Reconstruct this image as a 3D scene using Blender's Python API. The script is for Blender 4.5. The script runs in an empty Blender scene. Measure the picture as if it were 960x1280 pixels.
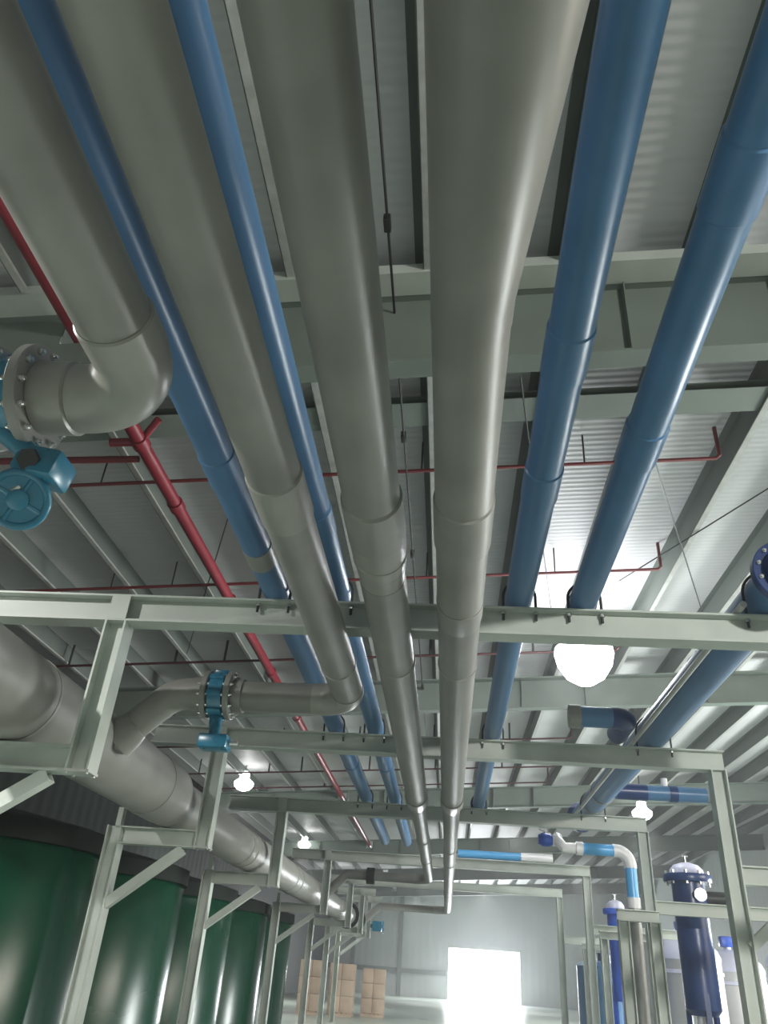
import bpy, bmesh, math, random
from mathutils import Vector, Matrix
random.seed(7)
PI = math.pi
scene = bpy.context.scene
COL = scene.collection
EYE = 1.6                      # camera height; Z values below are given above the eye

# ------------------------------------------------------------------ materials
def mat(name, col, rough=0.5, metal=0.0, spec=0.5, noise=0.0, nscale=3.0, bump=0.0, bscale=40.0, coat=0.0):
    m = bpy.data.materials.new(name); m.use_nodes = True
    nt = m.node_tree; b = nt.nodes['Principled BSDF']
    b.inputs['Base Color'].default_value = (*col, 1)
    b.inputs['Roughness'].default_value = rough
    b.inputs['Metallic'].default_value = metal
    b.inputs['Specular IOR Level'].default_value = spec
    b.inputs['Coat Weight'].default_value = coat
    if noise > 0:
        tc = nt.nodes.new('ShaderNodeTexCoord')
        n = nt.nodes.new('ShaderNodeTexNoise'); n.inputs['Scale'].default_value = nscale
        n.inputs['Detail'].default_value = 5
        nt.links.new(tc.outputs['Object'], n.inputs['Vector'])
        r = nt.nodes.new('ShaderNodeValToRGB')
        r.color_ramp.elements[0].position = 0.3; r.color_ramp.elements[1].position = 0.7
        r.color_ramp.elements[0].color = (*[c*(1-noise) for c in col], 1)
        r.color_ramp.elements[1].color = (*[min(1, c*(1+noise)) for c in col], 1)
        nt.links.new(n.outputs['Fac'], r.inputs['Fac'])
        nt.links.new(r.outputs['Color'], b.inputs['Base Color'])
        mr = nt.nodes.new('ShaderNodeMapRange')
        mr.inputs['To Min'].default_value = max(0.03, rough-0.08); mr.inputs['To Max'].default_value = min(1, rough+0.1)
        nt.links.new(n.outputs['Fac'], mr.inputs['Value'])
        nt.links.new(mr.outputs['Result'], b.inputs['Roughness'])
    if bump > 0:
        tc2 = nt.nodes.new('ShaderNodeTexCoord')
        n2 = nt.nodes.new('ShaderNodeTexNoise'); n2.inputs['Scale'].default_value = bscale
        nt.links.new(tc2.outputs['Object'], n2.inputs['Vector'])
        bp = nt.nodes.new('ShaderNodeBump'); bp.inputs['Strength'].default_value = bump; bp.inputs['Distance'].default_value = 0.01
        nt.links.new(n2.outputs['Fac'], bp.inputs['Height']); nt.links.new(bp.outputs['Normal'], b.inputs['Normal'])
    return m

def emit(name, col, strength):
    m = bpy.data.materials.new(name); m.use_nodes = True
    nt = m.node_tree; b = nt.nodes['Principled BSDF']
    b.inputs['Base Color'].default_value = (*col, 1)
    b.inputs['Emission Color'].default_value = (*col, 1)
    b.inputs['Emission Strength'].default_value = strength
    return m

def sheet(name, col, period, axis='Y', strength=0.6, spec=0.4):
    """profiled metal sheet: ribs every period metres along axis, a lap line every so often"""
    m = mat(name, col, 0.5, 0.0, spec)
    nt = m.node_tree; b = nt.nodes['Principled BSDF']
    tc = nt.nodes.new('ShaderNodeTexCoord')
    w = nt.nodes.new('ShaderNodeTexWave'); w.wave_type = 'BANDS'; w.bands_direction = axis
    w.inputs['Scale'].default_value = 2*PI/20/period; w.inputs['Distortion'].default_value = 0
    nt.links.new(tc.outputs['Object'], w.inputs['Vector'])
    bp = nt.nodes.new('ShaderNodeBump'); bp.inputs['Strength'].default_value = strength; bp.inputs['Distance'].default_value = 0.03
    nt.links.new(w.outputs['Fac'], bp.inputs['Height']); nt.links.new(bp.outputs['Normal'], b.inputs['Normal'])
    n = nt.nodes.new('ShaderNodeTexNoise'); n.inputs['Scale'].default_value = 0.35; n.inputs['Detail'].default_value = 4
    nt.links.new(tc.outputs['Object'], n.inputs['Vector'])
    r = nt.nodes.new('ShaderNodeValToRGB')
    r.color_ramp.elements[0].position = 0.3; r.color_ramp.elements[1].position = 0.75
    r.color_ramp.elements[0].color = (*[c*0.86 for c in col], 1); r.color_ramp.elements[1].color = (*col, 1)
    nt.links.new(n.outputs['Fac'], r.inputs['Fac']); nt.links.new(r.outputs['Color'], b.inputs['Base Color'])
    return m

M = {}
M['grey']   = mat('grey_pvc', (0.235, 0.236, 0.215), 0.38, 0, 0.5, 0.16, 2.2)
M['fit']    = mat('grey_fitting', (0.28, 0.28, 0.252), 0.36, 0, 0.5, 0.12, 3)
M['blue']   = mat('blue_paint', (0.075, 0.19, 0.36), 0.33, 0, 0.5, 0.12, 1.6)
M['deep']   = mat('deep_blue_paint', (0.018, 0.045, 0.15), 0.3, 0, 0.5, 0.15, 3)
M['royal']  = mat('royal_blue_paint', (0.03, 0.09, 0.45), 0.3, 0, 0.5, 0.1, 3)
M['sky']    = mat('light_blue_pvc', (0.12, 0.45, 0.85), 0.3, 0, 0.5, 0.06, 3)
M['white']  = mat('white_fitting', (0.8, 0.8, 0.82), 0.35)
M['teal']   = mat('teal_paint', (0.015, 0.17, 0.28), 0.28, 0, 0.6, 0.15, 9)
M['steel']  = mat('rack_steel_paint', (0.47, 0.51, 0.465), 0.5, 0, 0.4, 0.1, 2.5)
M['rafter'] = mat('rafter_paint', (0.165, 0.2, 0.172), 0.55, 0, 0.4, 0.1, 1)
M['purlin'] = mat('purlin_paint', (0.13, 0.15, 0.135), 0.6, 0, 0.3, 0.1, 1)
M['galv']   = mat('galvanised_flange', (0.5, 0.51, 0.48), 0.4, 0.2, 0.5, 0.12, 8)
M['red']    = mat('red_paint', (0.21, 0.012, 0.024), 0.4, 0, 0.5, 0.12, 3)
M['dred']   = mat('dark_red_paint', (0.17, 0.02, 0.022), 0.5, 0, 0.4, 0.12, 3)
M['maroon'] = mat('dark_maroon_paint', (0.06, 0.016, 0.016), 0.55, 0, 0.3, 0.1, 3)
M['green']  = mat('tank_green', (0.003, 0.05, 0.025), 0.25, 0, 0.5, 0.06, 0.5)
M['rim']    = mat('tank_rim', (0.012, 0.018, 0.015), 0.7, 0, 0.2, 0.15, 2)
M['lilac']  = mat('lilac_shell', (0.55, 0.55, 0.68), 0.35, 0, 0.5, 0.08, 1)
M['silver'] = mat('silver_shell', (0.42, 0.42, 0.42), 0.4, 0.3, 0.5, 0.08, 1)
M['chrome'] = mat('zinc_bolt', (0.65, 0.66, 0.64), 0.25, 0.9)
M['dark']   = mat('dark_steel', (0.05, 0.055, 0.055), 0.45, 0.6)
M['rubber'] = mat('black_rod', (0.02, 0.02, 0.02), 0.5)
M['tan']    = mat('tan_carton', (0.46, 0.36, 0.28), 0.8, 0, 0.2, 0.12, 2)
M['floor']  = mat('green_floor_epoxy', (0.27, 0.32, 0.285), 0.3, 0, 0.5, 0.12, 0.6)
M['roof']   = sheet('roof_sheet', (0.66, 0.66, 0.66), 0.13, 'Y', 0.25)
M['wall']   = sheet('wall_sheet', (0.55, 0.6, 0.58), 0.6, 'X', 0.4)
M['wall_y'] = sheet('side_wall_sheet', (0.55, 0.6, 0.58), 0.6, 'Y', 0.4)
M['wall_shaded'] = sheet('shaded_side_wall_sheet', (0.02, 0.027, 0.024), 0.6, 'Y', 0.4, 0.05)  # near-black copy of the side wall sheet, shade put into its colour
M['lamp']   = emit('lamp_glass', (1, 1, 1), 10)
M['lampbig']= emit('near_lamp_glass', (0.96, 0.98, 1), 22)
M['tube']   = emit('tube_glass', (1, 1, 1), 6)

# ------------------------------------------------------------------ mesh helpers
def nb(): return bmesh.new()

def finish(name, bm, m, parent=None, smooth=True, ang=35, loc=None):
    bmesh.ops.recalc_face_normals(bm, faces=bm.faces[:])
    me = bpy.data.meshes.new(name); bm.to_mesh(me); bm.free()
    me.materials.append(m)
    if smooth:
        me.polygons.foreach_set('use_smooth', [True]*len(me.polygons))
        me.set_sharp_from_angle(angle=math.radians(ang))
    o = bpy.data.objects.new(name, me); COL.objects.link(o)
    if parent is not None:
        o.parent = parent
        o.matrix_parent_inverse = Matrix.Translation(parent.location).inverted()
    return o

def tag(o, label, cat=None, group=None, kind=None):
    o['label'] = label
    if cat: o['category'] = cat
    if group: o['group'] = group
    if kind: o['kind'] = kind
    return o

def thing(name, label, cat, loc, group=None):
    o = bpy.data.objects.new(name, None); COL.objects.link(o)
    o.location = W(*loc); o.empty_display_size = 0.2
    return tag(o, label, cat, group)

def W(x, y, z): return Vector((x, y, z+EYE))

def box(bm, c, s, rot=None, bev=0.0):
    """c in eye-relative coordinates"""
    mtx = Matrix.Translation(W(*c))
    if rot is not None: mtx = mtx @ rot
    mtx = mtx @ Matrix.Diagonal((*s, 1))
    r = bmesh.ops.create_cube(bm, size=1, matrix=mtx)
    if bev > 0:
        es = list({e for v in r['verts'] for e in v.link_edges})
        bmesh.ops.bevel(bm, geom=es, offset=bev, segments=2, affect='EDGES', profile=0.5)

def frame_of(d, up=None):
    d = d.normalized()
    u = Vector(up) if up is not None else (Vector((0, 0, 1)) if abs(d.z) < 0.9 else Vector((0, 1, 0)))
    a = d.cross(u).normalized(); b = a.cross(d).normalized()
    return a, b           # a = side, b = up-ish

def sweep(bm, pts, rad, seg=40, cap=True):
    """round tube through points (eye-relative); rad = number or list"""
    P = [W(*p) for p in pts]; n = len(P)
    if not isinstance(rad, (list, tuple)): rad = [rad]*n
    rings = []; a = None
    for i in range(n):
        if i == 0: d = P[1]-P[0]
        elif i == n-1: d = P[-1]-P[-2]
        else: d = (P[i]-P[i-1]).normalized()+(P[i+1]-P[i]).normalized()
        if d.length < 1e-9: d = P[i]-P[i-1]
        d.normalize()
        if a is None: a, b = frame_of(d)
        else:
            a = (a - d*a.dot(d)).normalized(); b = a.cross(d)
        k = 1.0
        if 0 < i < n-1:
            c = (P[i]-P[i-1]).normalized().dot(d); k = 1.0
        rings.append([bm.verts.new(P[i]+(a*math.cos(t)+b*math.sin(t))*rad[i]*k) for t in [2*PI*j/seg for j in range(seg)]])
    for i in range(n-1):
        for j in range(seg):
            bm.faces.new((rings[i][j], rings[i][(j+1) % seg], rings[i+1][(j+1) % seg], rings[i+1][j]))
    if cap:
        bm.faces.new(rings[0]); bm.faces.new(rings[-1][::-1])

def bend(p0, c, p1, n=10):
    """quadratic corner through control c as a circular-looking arc (for equal tangents of 90 degrees it is a true arc)"""
    p0, c, p1 = Vector(p0), Vector(c), Vector(p1)
    u = (p0-c); v = (p1-c); L = min(u.length, v.length); u.normalize(); v.normalize()
    half = u.angle(v)/2; R = L*math.tan(half)
    cen = c+(u+v).normalized()*(L/math.cos(half))
    s = (c+u*L)-cen; e = (c+v*L)-cen
    tot = s.angle(e); ax = s.cross(e).normalized()
    return [tuple(cen+Matrix.Rotation(tot*i/n, 3, ax) @ s) for i in range(n+1)]

def extrude(bm, prof, p0, p1, up=None):
    """extrude closed polygon prof (side, up) from p0 to p1"""
    A, B = W(*p0), W(*p1); a, b = frame_of(B-A, up)
    r0 = [bm.verts.new(A+a*s+b*t) for s, t in prof]; r1 = [bm.verts.new(B+a*s+b*t) for s, t in prof]
    n = len(prof)
    for i in range(n): bm.faces.new((r0[i], r0[(i+1) % n], r1[(i+1) % n], r1[i]))
    bm.faces.new(r0[::-1]); bm.faces.new(r1)

def Hprof(w, h, tw=0.012, tf=0.016, lift=0.0):
    """flanges horizontal (top and bottom), web vertical"""
    x, y = w/2, h/2; t = tw/2
    return [(-x, -y), (x, -y), (x, -y+tf), (t, -y+tf), (t, y-tf), (x, y-tf), (x, y), (-x, y), (-x, y-tf), (-t, y-tf), (-t, -y+tf), (-x, -y+tf)]

def Cprof(w, h, t=0.01):
    x, y = w/2, h/2
    return [(-x, -y), (x, -y), (x, -y+t), (-x+t, -y+t), (-x+t, y-t), (x, y-t), (x, y), (-x, y)]

def Lprof(w, t=0.01):
    return [(0, 0), (w, 0), (w, t), (t, t), (t, w), (0, w)]

def disc(bm, p0, p1, r, seg=40): sweep(bm, [p0, p1], r, seg)

def lathe(bm, c, prof, seg=40, axis=None):
    """revolve (radius, height) about the vertical through c"""
    base = W(*c); rings = []
    for r, h in prof:
        if r < 1e-5: rings.append([bm.verts.new(base+Vector((0, 0, h)))])
        else: rings.append([bm.verts.new(base+Vector((r*math.cos(2*PI*j/seg), r*math.sin(2*PI*j/seg), h))) for j in range(seg)])
    for A, B in zip(rings, rings[1:]):
        for j in range(seg):
            k = (j+1) % seg
            if len(A) == 1 and len(B) == 1: continue
            if len(A) == 1: bm.faces.new((A[0], B[j], B[k]))
            elif len(B) == 1: bm.faces.new((A[j], A[k], B[0]))
            else: bm.faces.new((A[j], A[k], B[k], B[j]))
    if len(rings[0]) > 1: bm.faces.new(rings[0][::-1])
    if len(rings[-1]) > 1: bm.faces.new(rings[-1])

# small builders: one mesh part each -------------------------------------------------
def P_tube(parent, name, pts, r, m, seg=40, label=None):
    bm = nb(); sweep(bm, pts, r, seg); o = finish(name, bm, m, parent)
    if label: o['label'] = label
    return o

def ring(parent, name, x, z, y0, y1, r, m, ch=0.008):
    """a coupling sleeve round a pipe along Y with chamfered ends"""
    return P_tube(parent, name, [(x, y0, z), (x, y0+ch, z), (x, y1-ch, z), (x, y1, z)], [r-ch, r, r, r-ch], m)

def flange(parent, c, d, r, th, m, nbolt=12, bolt_r=0.016, br=None, bolts=True):
    """round bolted flange centred at c, axis d; each bolt is a sub-part"""
    c = Vector(c); d = Vector(d).normalized()
    bm = nb(); ch = 0.006
    sweep(bm, [tuple(c-d*th/2), tuple(c-d*(th/2-ch)), tuple(c+d*(th/2-ch)), tuple(c+d*th/2)], [r-ch, r, r, r-ch], 48)
    f = finish('flange', bm, m, parent)
    if bolts:
        a, b = frame_of(d); br = br or r*0.86
        for k in range(nbolt):
            t = 2*PI*(k+0.5)/nbolt; p = c+(a*math.cos(t)+b*math.sin(t))*br
            bm = nb()
            sweep(bm, [tuple(p-d*(th/2+0.03)), tuple(p+d*(th/2+0.03))], bolt_r*0.6, 8)
            sweep(bm, [tuple(p+d*th/2), tuple(p+d*(th/2+0.016))], bolt_r, 6)
            sweep(bm, [tuple(p-d*th/2), tuple(p-d*(th/2+0.016))], bolt_r, 6)
            finish('bolt', bm, M['chrome'], f)
    return f

# ------------------------------------------------------------------ building shell
SL = 0.07                                   # roof slope across the hall
XL, XR, YF, YB = -10.5, 17.0, -14.0, 78.0
ROOF = 7.03
FL = -EYE
def roof_z(x): return ROOF+SL*x

bm = nb(); box(bm, ((XL+XR)/2, (YF+YB)/2, FL-0.1), (XR-XL, YB-YF, 0.2))
tag(finish('floor', bm, M['floor'], smooth=False), 'grey green sealed concrete hall floor', 'floor', kind='structure')

bm = nb()
pr = [(XL, roof_z(XL)), (XR, roof_z(XR)), (XR, roof_z(XR)+0.08), (XL, roof_z(XL)+0.08)]
v0 = [bm.verts.new(W(x, YF, z)) for x, z in pr]; v1 = [bm.verts.new(W(x, YB, z)) for x, z in pr]
for i in range(4): bm.faces.new((v0[i], v0[(i+1) % 4], v1[(i+1) % 4], v1[i]))
bm.faces.new(v0[::-1]); bm.faces.new(v1)
tag(finish('ceiling', bm, M['roof'], smooth=False), 'pale profiled metal roof sheeting over the hall', 'ceiling', kind='structure')

def wallbox(name, x0, x1, y0, y1, z0, z1, m, label):
    bm = nb(); box(bm, ((x0+x1)/2, (y0+y1)/2, (z0+z1)/2), (x1-x0, y1-y0, z1-z0))
    return tag(finish(name, bm, m, smooth=False), label, 'wall', kind='structure')
wallbox('wall_left', XL-0.2, XL, YF, YB, FL, 9, M['wall_shaded'], 'profiled side wall beyond the green tanks, its shade put into the colour')
# right wall with a window strip and a side door, both beyond the right edge of the view
WY0, WY1, WZ0, WZ1, SY0, SY1, SZ = 2.5, 11.0, 3.0, 5.3, 17.6, 23.2, 2.1
bm = nb()
for y0, y1, z0, z1 in ((YF, WY0, FL, 9), (WY0, WY1, FL, WZ0), (WY0, WY1, WZ1, 9), (WY1, SY0, FL, 9), (SY0, SY1, SZ, 9), (SY1, YB, FL, 9)):
    box(bm, (XR+0.1, (y0+y1)/2, (z0+z1)/2), (0.2, y1-y0, z1-z0))
tag(finish('wall_right', bm, M['wall_y'], smooth=False), 'pale profiled side wall beyond the filter vessels', 'wall', kind='structure')
bm = nb()
for k in range(5): box(bm, (XR+0.1, WY0+(WY1-WY0)*k/4, (WZ0+WZ1)/2), (0.24, 0.1, WZ1-WZ0))
for z in (WZ0, WZ1): box(bm, (XR+0.1, (WY0+WY1)/2, z), (0.24, WY1-WY0+0.1, 0.1))
tag(finish('window_1', bm, M['steel'], smooth=False), 'steel frame of the high side window strip', 'window', kind='structure')
bm = nb()
for y in (SY0, SY1): box(bm, (XR+0.1, y, (FL+SZ)/2), (0.3, 0.16, SZ-FL))
box(bm, (XR+0.1, (SY0+SY1)/2, SZ), (0.3, SY1-SY0+0.16, 0.16))
tag(finish('door_2', bm, M['steel'], smooth=False), 'steel frame of the open side doorway', 'door', kind='structure')
wallbox('wall_front', XL, XR, YF-0.2, YF, FL, 9, M['wall'], 'pale profiled end wall behind the viewer')
# far wall with the open doorway
DX0, DX1, DTOP = 0.2, 6.6, 2.3
bm = nb()
for x0, x1, z0, z1 in ((XL, DX0, FL, 9), (DX1, XR, FL, 9), (DX0, DX1, DTOP, 9)):
    box(bm, ((x0+x1)/2, YB+0.1, (z0+z1)/2), (x1-x0, 0.2, z1-z0))
tag(finish('wall_back', bm, M['wall'], smooth=False), 'pale far end wall with a bright open doorway', 'wall', kind='structure')
bm = nb()
for x in (DX0, DX1): box(bm, (x, YB-0.02, (FL+DTOP)/2), (0.2, 0.34, DTOP-FL))
box(bm, ((DX0+DX1)/2, YB-0.02, DTOP+0.1), (DX1-DX0+0.4, 0.34, 0.2))
tag(finish('door_1', bm, M['steel'], smooth=False), 'steel frame of the open doorway full of daylight', 'door', kind='structure')
for i, x in enumerate((-13, -8.2, -4.0)):
    bm = nb(); extrude(bm, Hprof(0.3, 0.4), (x, YB-0.2, FL), (x, YB-0.2, roof_z(x)), (0, 1, 0))
    tag(finish('trim_%d' % (i+1), bm, M['rafter'], smooth=False), 'dark wall column on the far end wall', 'column', kind='structure')
bm = nb(); box(bm, ((XL+DX0-0.1)/2, YB-0.12, 0.3), (DX0-0.1-XL, 0.24, 0.35))
tag(finish('trim_4', bm, M['rafter'], smooth=False), 'dark horizontal rail across the far end wall', 'rail', kind='structure')

# rafters across the hall
RY = [6.08, 19.2, 32.4, 45.6, 58.8, 70.5]
PD = 0.46
for i, y in enumerate(RY):
    bm = nb(); dp = 1.02 if i == 0 else 0.74
    def rz(x): return roof_z(x)-PD
    def strip(y0, y1, za, zb, x0=XL, x1=XR):
        pr = [(x0, rz(x0)+za), (x1, rz(x1)+za), (x1, rz(x1)+zb), (x0, rz(x0)+zb)]
        a = [bm.verts.new(W(x, y0, z)) for x, z in pr]; b = [bm.verts.new(W(x, y1, z)) for x, z in pr]
        for k in range(4): bm.faces.new((a[k], a[(k+1) % 4], b[(k+1) % 4], b[k]))
        bm.faces.new(a[::-1]); bm.faces.new(b)
    if i > 0: strip(y-0.25, y+0.25, -0.03, 0.0)
    else: strip(y-0.1, y+0.1, -0.03, 0.0)
    h0, h1 = -4.33-0.18, -4.33+0.18            # opening in the web for the sprinkler main
    strip(y-0.008, y+0.008, -dp, -0.03, XL, h0); strip(y-0.008, y+0.008, -dp, -0.03, h1, XR)
    strip(y-0.008, y+0.008, -dp, -0.41, h0, h1)
    strip(y-0.13, y+0.13, -dp-0.03, -dp)
    for x in (-9.6, -7.1, -4.1, -2.6, 1.8, 3.4, 6.4, 10.4):          # web stiffeners
        box(bm, (x, y-0.07, rz(x)-dp/2-0.015), (0.014, 0.12, dp-0.04))
    tag(finish('ceiling_beam', bm, M['rafter'], smooth=False),
        ['nearest deep steel roof rafter crossing above the pipes', 'second deep roof rafter, beyond the first crossbeam', 'third deep roof rafter down the hall',
         'fourth deep roof rafter down the hall', 'fifth deep roof rafter down the hall', 'farthest deep roof rafter before the end wall'][i], 'beam', kind='structure')
# lit underside of the first rafter's top flange, painted in as a pale strip
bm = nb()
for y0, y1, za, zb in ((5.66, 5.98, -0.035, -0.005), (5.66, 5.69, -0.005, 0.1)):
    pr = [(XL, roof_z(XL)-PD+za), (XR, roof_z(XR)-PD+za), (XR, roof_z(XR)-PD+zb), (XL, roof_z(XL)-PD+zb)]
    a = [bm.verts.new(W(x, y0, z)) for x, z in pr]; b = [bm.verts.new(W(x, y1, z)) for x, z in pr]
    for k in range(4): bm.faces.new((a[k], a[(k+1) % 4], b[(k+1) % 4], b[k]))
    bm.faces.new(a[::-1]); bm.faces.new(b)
tag(finish('trim_6', bm, M['steel'], smooth=False), 'pale strip painting in the lit underside of the nearest rafter flange', 'beam', kind='structure')
# strut just beyond the first rafter
bm = nb(); extrude(bm, Cprof(0.5, 0.12), (XL, 8.2, roof_z(XL)-0.36), (XR, 8.2, roof_z(XR)-0.36))
tag(finish('trim_5', bm, M['rafter'], smooth=False), 'flat grey roof strut just beyond the nearest rafter', 'beam', kind='structure')

# purlins along the hall
PX = [-0.385+1.5*k for k in range(-10, 12)]
for i, x in enumerate(PX):
    if not XL+0.3 < x < XR-0.3: continue
    z = roof_z(x); bm = nb()
    box(bm, (x, (YF+YB)/2, z-PD/2), (0.012, YB-YF, PD))
    box(bm, (x-0.06, (YF+YB)/2, z-0.012), (0.12, YB-YF, 0.012))
    o = finish('roof_purlin', bm, M['purlin'], smooth=False)
    tag(o, 'grey steel purlin running along the hall under the roof', 'purlin', 'roof purlins', 'structure')
    bm = nb(); box(bm, (x+0.045, (YF+YB)/2, z-PD+0.006), (0.09, YB-YF, 0.012)); box(bm, (x+0.086, (YF+YB)/2, z-PD+0.02), (0.008, YB-YF, 0.03))
    finish('lower_flange', bm, M['galv'], o, smooth=False)

# thin bracing rods in the roof plane
def rod(p0, p1, r=0.012): 
    bm = nb(); sweep(bm, [p0, p1], r, 8); return bm
br = [((3.2, 13.5), (6.4, 7.6), 'thin roof bracing rod slanting right of the second thick blue pipe'), ((2.6, 8.6), (6.0, 17.0), 'thin roof bracing rod leaning the other way near the right edge'),
      ((-6.2, 16.6), (-2.6, 7.8), 'thin roof bracing rod slanting behind the red main'), ((0.8, 7.4), (2.3, 16.2), 'thin roof bracing rod between the two right blue pipes')]
for k, (a, b, lab) in enumerate(br):
    dz = PD+0.022+0.026*(k % 2)
    bm = rod((a[0], a[1], roof_z(a[0])-dz), (b[0], b[1], roof_z(b[0])-dz))
    tag(finish('bracing_rod', bm, M['dark']), lab, 'rod')

# cable with clips along the roof, seen between the middle grey pipes
t = thing('roof_cable', 'thin dark cable with clips hung under the roof between the two middle grey pipes', 'cable', (-0.72, 8, 6.3))
P_tube(t, 'cable', [(-0.72, -2, 6.35), (-0.71, 10, 6.3), (-0.73, 24, 6.35)], 0.014, M['rubber'], 8)
for y in (4.9, 8.4, 11.8, 15.4, 19):
    bm = nb(); box(bm, (-0.72, y, 6.34), (0.07, 0.16, 0.1), bev=0.01); finish('clip', bm, M['rubber'], t)

# ------------------------------------------------------------------ sprinkler pipework
MX, MZ = -4.33, 6.02
t = thing('sprinkler_main', 'thick red sprinkler main running along the hall under the roof at left', 'pipe', (MX, 20, MZ))
P_tube(t, 'pipe_run', [(MX, -3, MZ), (MX, 46, MZ)], 0.1, M['red'], 24)
for y in (8.15, 9.8, 13.35, 17.45, 21.2):
    ring(t, 'coupling', MX, MZ, y-0.1, y+0.1, 0.122, M['red'])
bm = nb(); sweep(bm, [(MX, 8.15, MZ), (MX-0.42, 8.15, MZ-0.02)], 0.06, 16); finish('stub', bm, M['red'], t)
bm = nb(); sweep(bm, [(MX, 8.15, MZ), (MX+0.3, 7.9, MZ+0.2)], 0.05, 16); finish('stub', bm, M['red'], t)
CR = [(9.35, 'nearest thin red sprinkler branch crossing under the roof, above the teal handwheel'), (12.9, 'second thin dark red sprinkler branch, just above the nearest rack beam'),
      (17.0, 'third thin dark sprinkler branch, seen behind the teal banded valve'), (20.8, 'fourth thin dark sprinkler branch under the roof'),
      (24.6, 'fifth thin dark sprinkler branch under the roof'), (28.4, 'sixth thin dark sprinkler branch under the roof'), (31, 'seventh thin dark sprinkler branch far down the hall'), (35, 'farthest thin dark sprinkler branch in view')]
for i, (y, lab) in enumerate(CR):
    t = thing('sprinkler_branch', lab, 'pipe', (0, y, MZ), 'sprinkler branches under the roof')
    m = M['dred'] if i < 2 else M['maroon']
    z0 = lambda x: MZ+0.145+0.07*(x-MX)
    xe = 3.85
    P_tube(t, 'pipe_run', [(-10.3, y, z0(-10.3)), (xe-0.06, y, z0(xe)), (xe, y, z0(xe)+0.06), (xe, y, z0(xe)+0.62)], 0.03, m, 10)
    for x in ([-9.2, -6.6, -5.4, -2.9, -0.5, 1.9] if i < 6 else [-8, -4.9]):
        P_tube(t, 'hanger_rod', [(x, y, z0(x)), (x, y, roof_z(x)-0.03)], 0.014 if i < 2 else 0.03, M['rubber'], 6)
if True:
    t = thing('sprinkler_branch', 'short thick red sprinkler branch joining the main just left of it', 'pipe', (-6, 8.55, MZ))
    P_tube(t, 'pipe_run', [(-10.3, 8.55, MZ-0.22), (MX-0.16, 8.55, MZ-0.01)], 0.05, M['dred'], 12)
for i, (x, y, lab) in enumerate(((9.6, 21.0, 'thin red drop pipe with a crook beyond the right rack post'), (11.4, 24.5, 'farther thin red drop pipe at the right edge'))):
    t = thing('sprinkler_drop', lab, 'pipe', (x, y, 6))
    P_tube(t, 'pipe_run', [(x+3, y, 6.35), (x, y, 6.2), (x, y, roof_z(x)-0.004)], 0.04, M['dred'], 8)

# ------------------------------------------------------------------ pipe rack frames
BB, BT = 2.2, 2.42                     # beam bottom and top, above the eye
CB, CT = 1.06, 1.245                   # lower cantilever bottom and top
def frame(Y0, xl, xr, lo, beam0, beam1, label, left=True, right=True, upper=True, rbrace=False):
    """Y0 near face of the beam; xl/xr centre of the left upper and right posts; lo = lower left post"""
    yc = Y0+0.085
    t = thing('pipe_rack_frame', label, 'steel frame', ((xl+xr)/2, yc, FL), 'pipe rack frames down the hall')
    S = M['steel']
    bm = nb(); extrude(bm, Hprof(0.17, 0.22), (beam0, yc, (BB+BT)/2), (beam1, yc, (BB+BT)/2)); finish('beam', bm, S, t, smooth=False)
    def post(x, z0, z1):
        bm = nb(); extrude(bm, Hprof(0.17, 0.17), (x, yc, z0), (x, yc, z1), (1, 0, 0)); return finish('post', bm, S, t, smooth=False)
    def plate(x, z, s=0.24):
        bm = nb(); box(bm, (x, yc, z), (s, s*0.9, 0.018))
        for dx in (-1, 1):
            for dy in (-1, 1): sweep(bm, [(x+dx*s*0.4, yc+dy*s*0.33, z-0.02), (x+dx*s*0.4, yc+dy*s*0.33, z+0.03)], 0.012, 6)
        finish('base_plate', bm, M['galv'], t, smooth=False)
    if left:
        if upper:
            post(xl, CB+0.018, BB); plate(xl, CB+0.009, 0.19)
            bm = nb(); box(bm, (xl, yc-0.08, BB+0.11), (0.15, 0.014, 0.2)); finish('gusset_plate', bm, S, t, smooth=False)
        post(lo, FL+0.018, CT); plate(lo, FL+0.009, 0.28)
        bm = nb(); extrude(bm, Hprof(0.15, CT-CB), (lo+0.085, yc, (CB+CT)/2), (xl-0.087, yc, (CB+CT)/2)); finish('cantilever', bm, S, t, smooth=False)
        bm = nb(); extrude(bm, Cprof(0.1, 0.1), (lo+0.06, yc, CB-0.62), (xl-0.22, yc, CB-0.02), (0, 1, 0)); finish('brace', bm, S, t, smooth=False)
        bm = nb(); box(bm, (lo+0.02, yc, CT+0.1), (0.06, 0.1, 0.2)); finish('pipe_stop', bm, S, t, smooth=False)
    if right:
        post(xr, FL+0.018, BB); plate(xr, FL+0.009, 0.28)
        bm = nb(); extrude(bm, Hprof(0.15, CT-CB), (xr+0.085, yc, (CB+CT)/2-0.02), (xr+1.9, yc, (CB+CT)/2-0.02)); finish('cantilever', bm, S, t, smooth=False)
        if not rbrace: return t
        bm = nb(); extrude(bm, Cprof(0.1, 0.1), (xr+0.06, yc, CB-0.6), (xr+0.72, yc, CB-0.05), (0, 1, 0)); finish('brace', bm, S, t, smooth=False)
    return t
frame(5.30, -2.60, 3.15, -3.75, -5.2, 3.4, 'nearest steel rack frame, its crossbeam lit white on the left half')
frame(9.05, -2.76, 3.03, -3.80, -3.6, 3.12, 'second steel rack frame, its right post standing beside the tall dark blue filter', rbrace=True)
frame(13.30, -2.78, 3.12, -3.86, -3.7, 3.2, 'third steel rack frame, its right post behind the light blue elbow pipe')
frame(19.50, -2.82, 3.2, -3.92, -3.7, 3.29, 'fourth steel rack frame, pale beam under the short light blue pipe')
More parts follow.
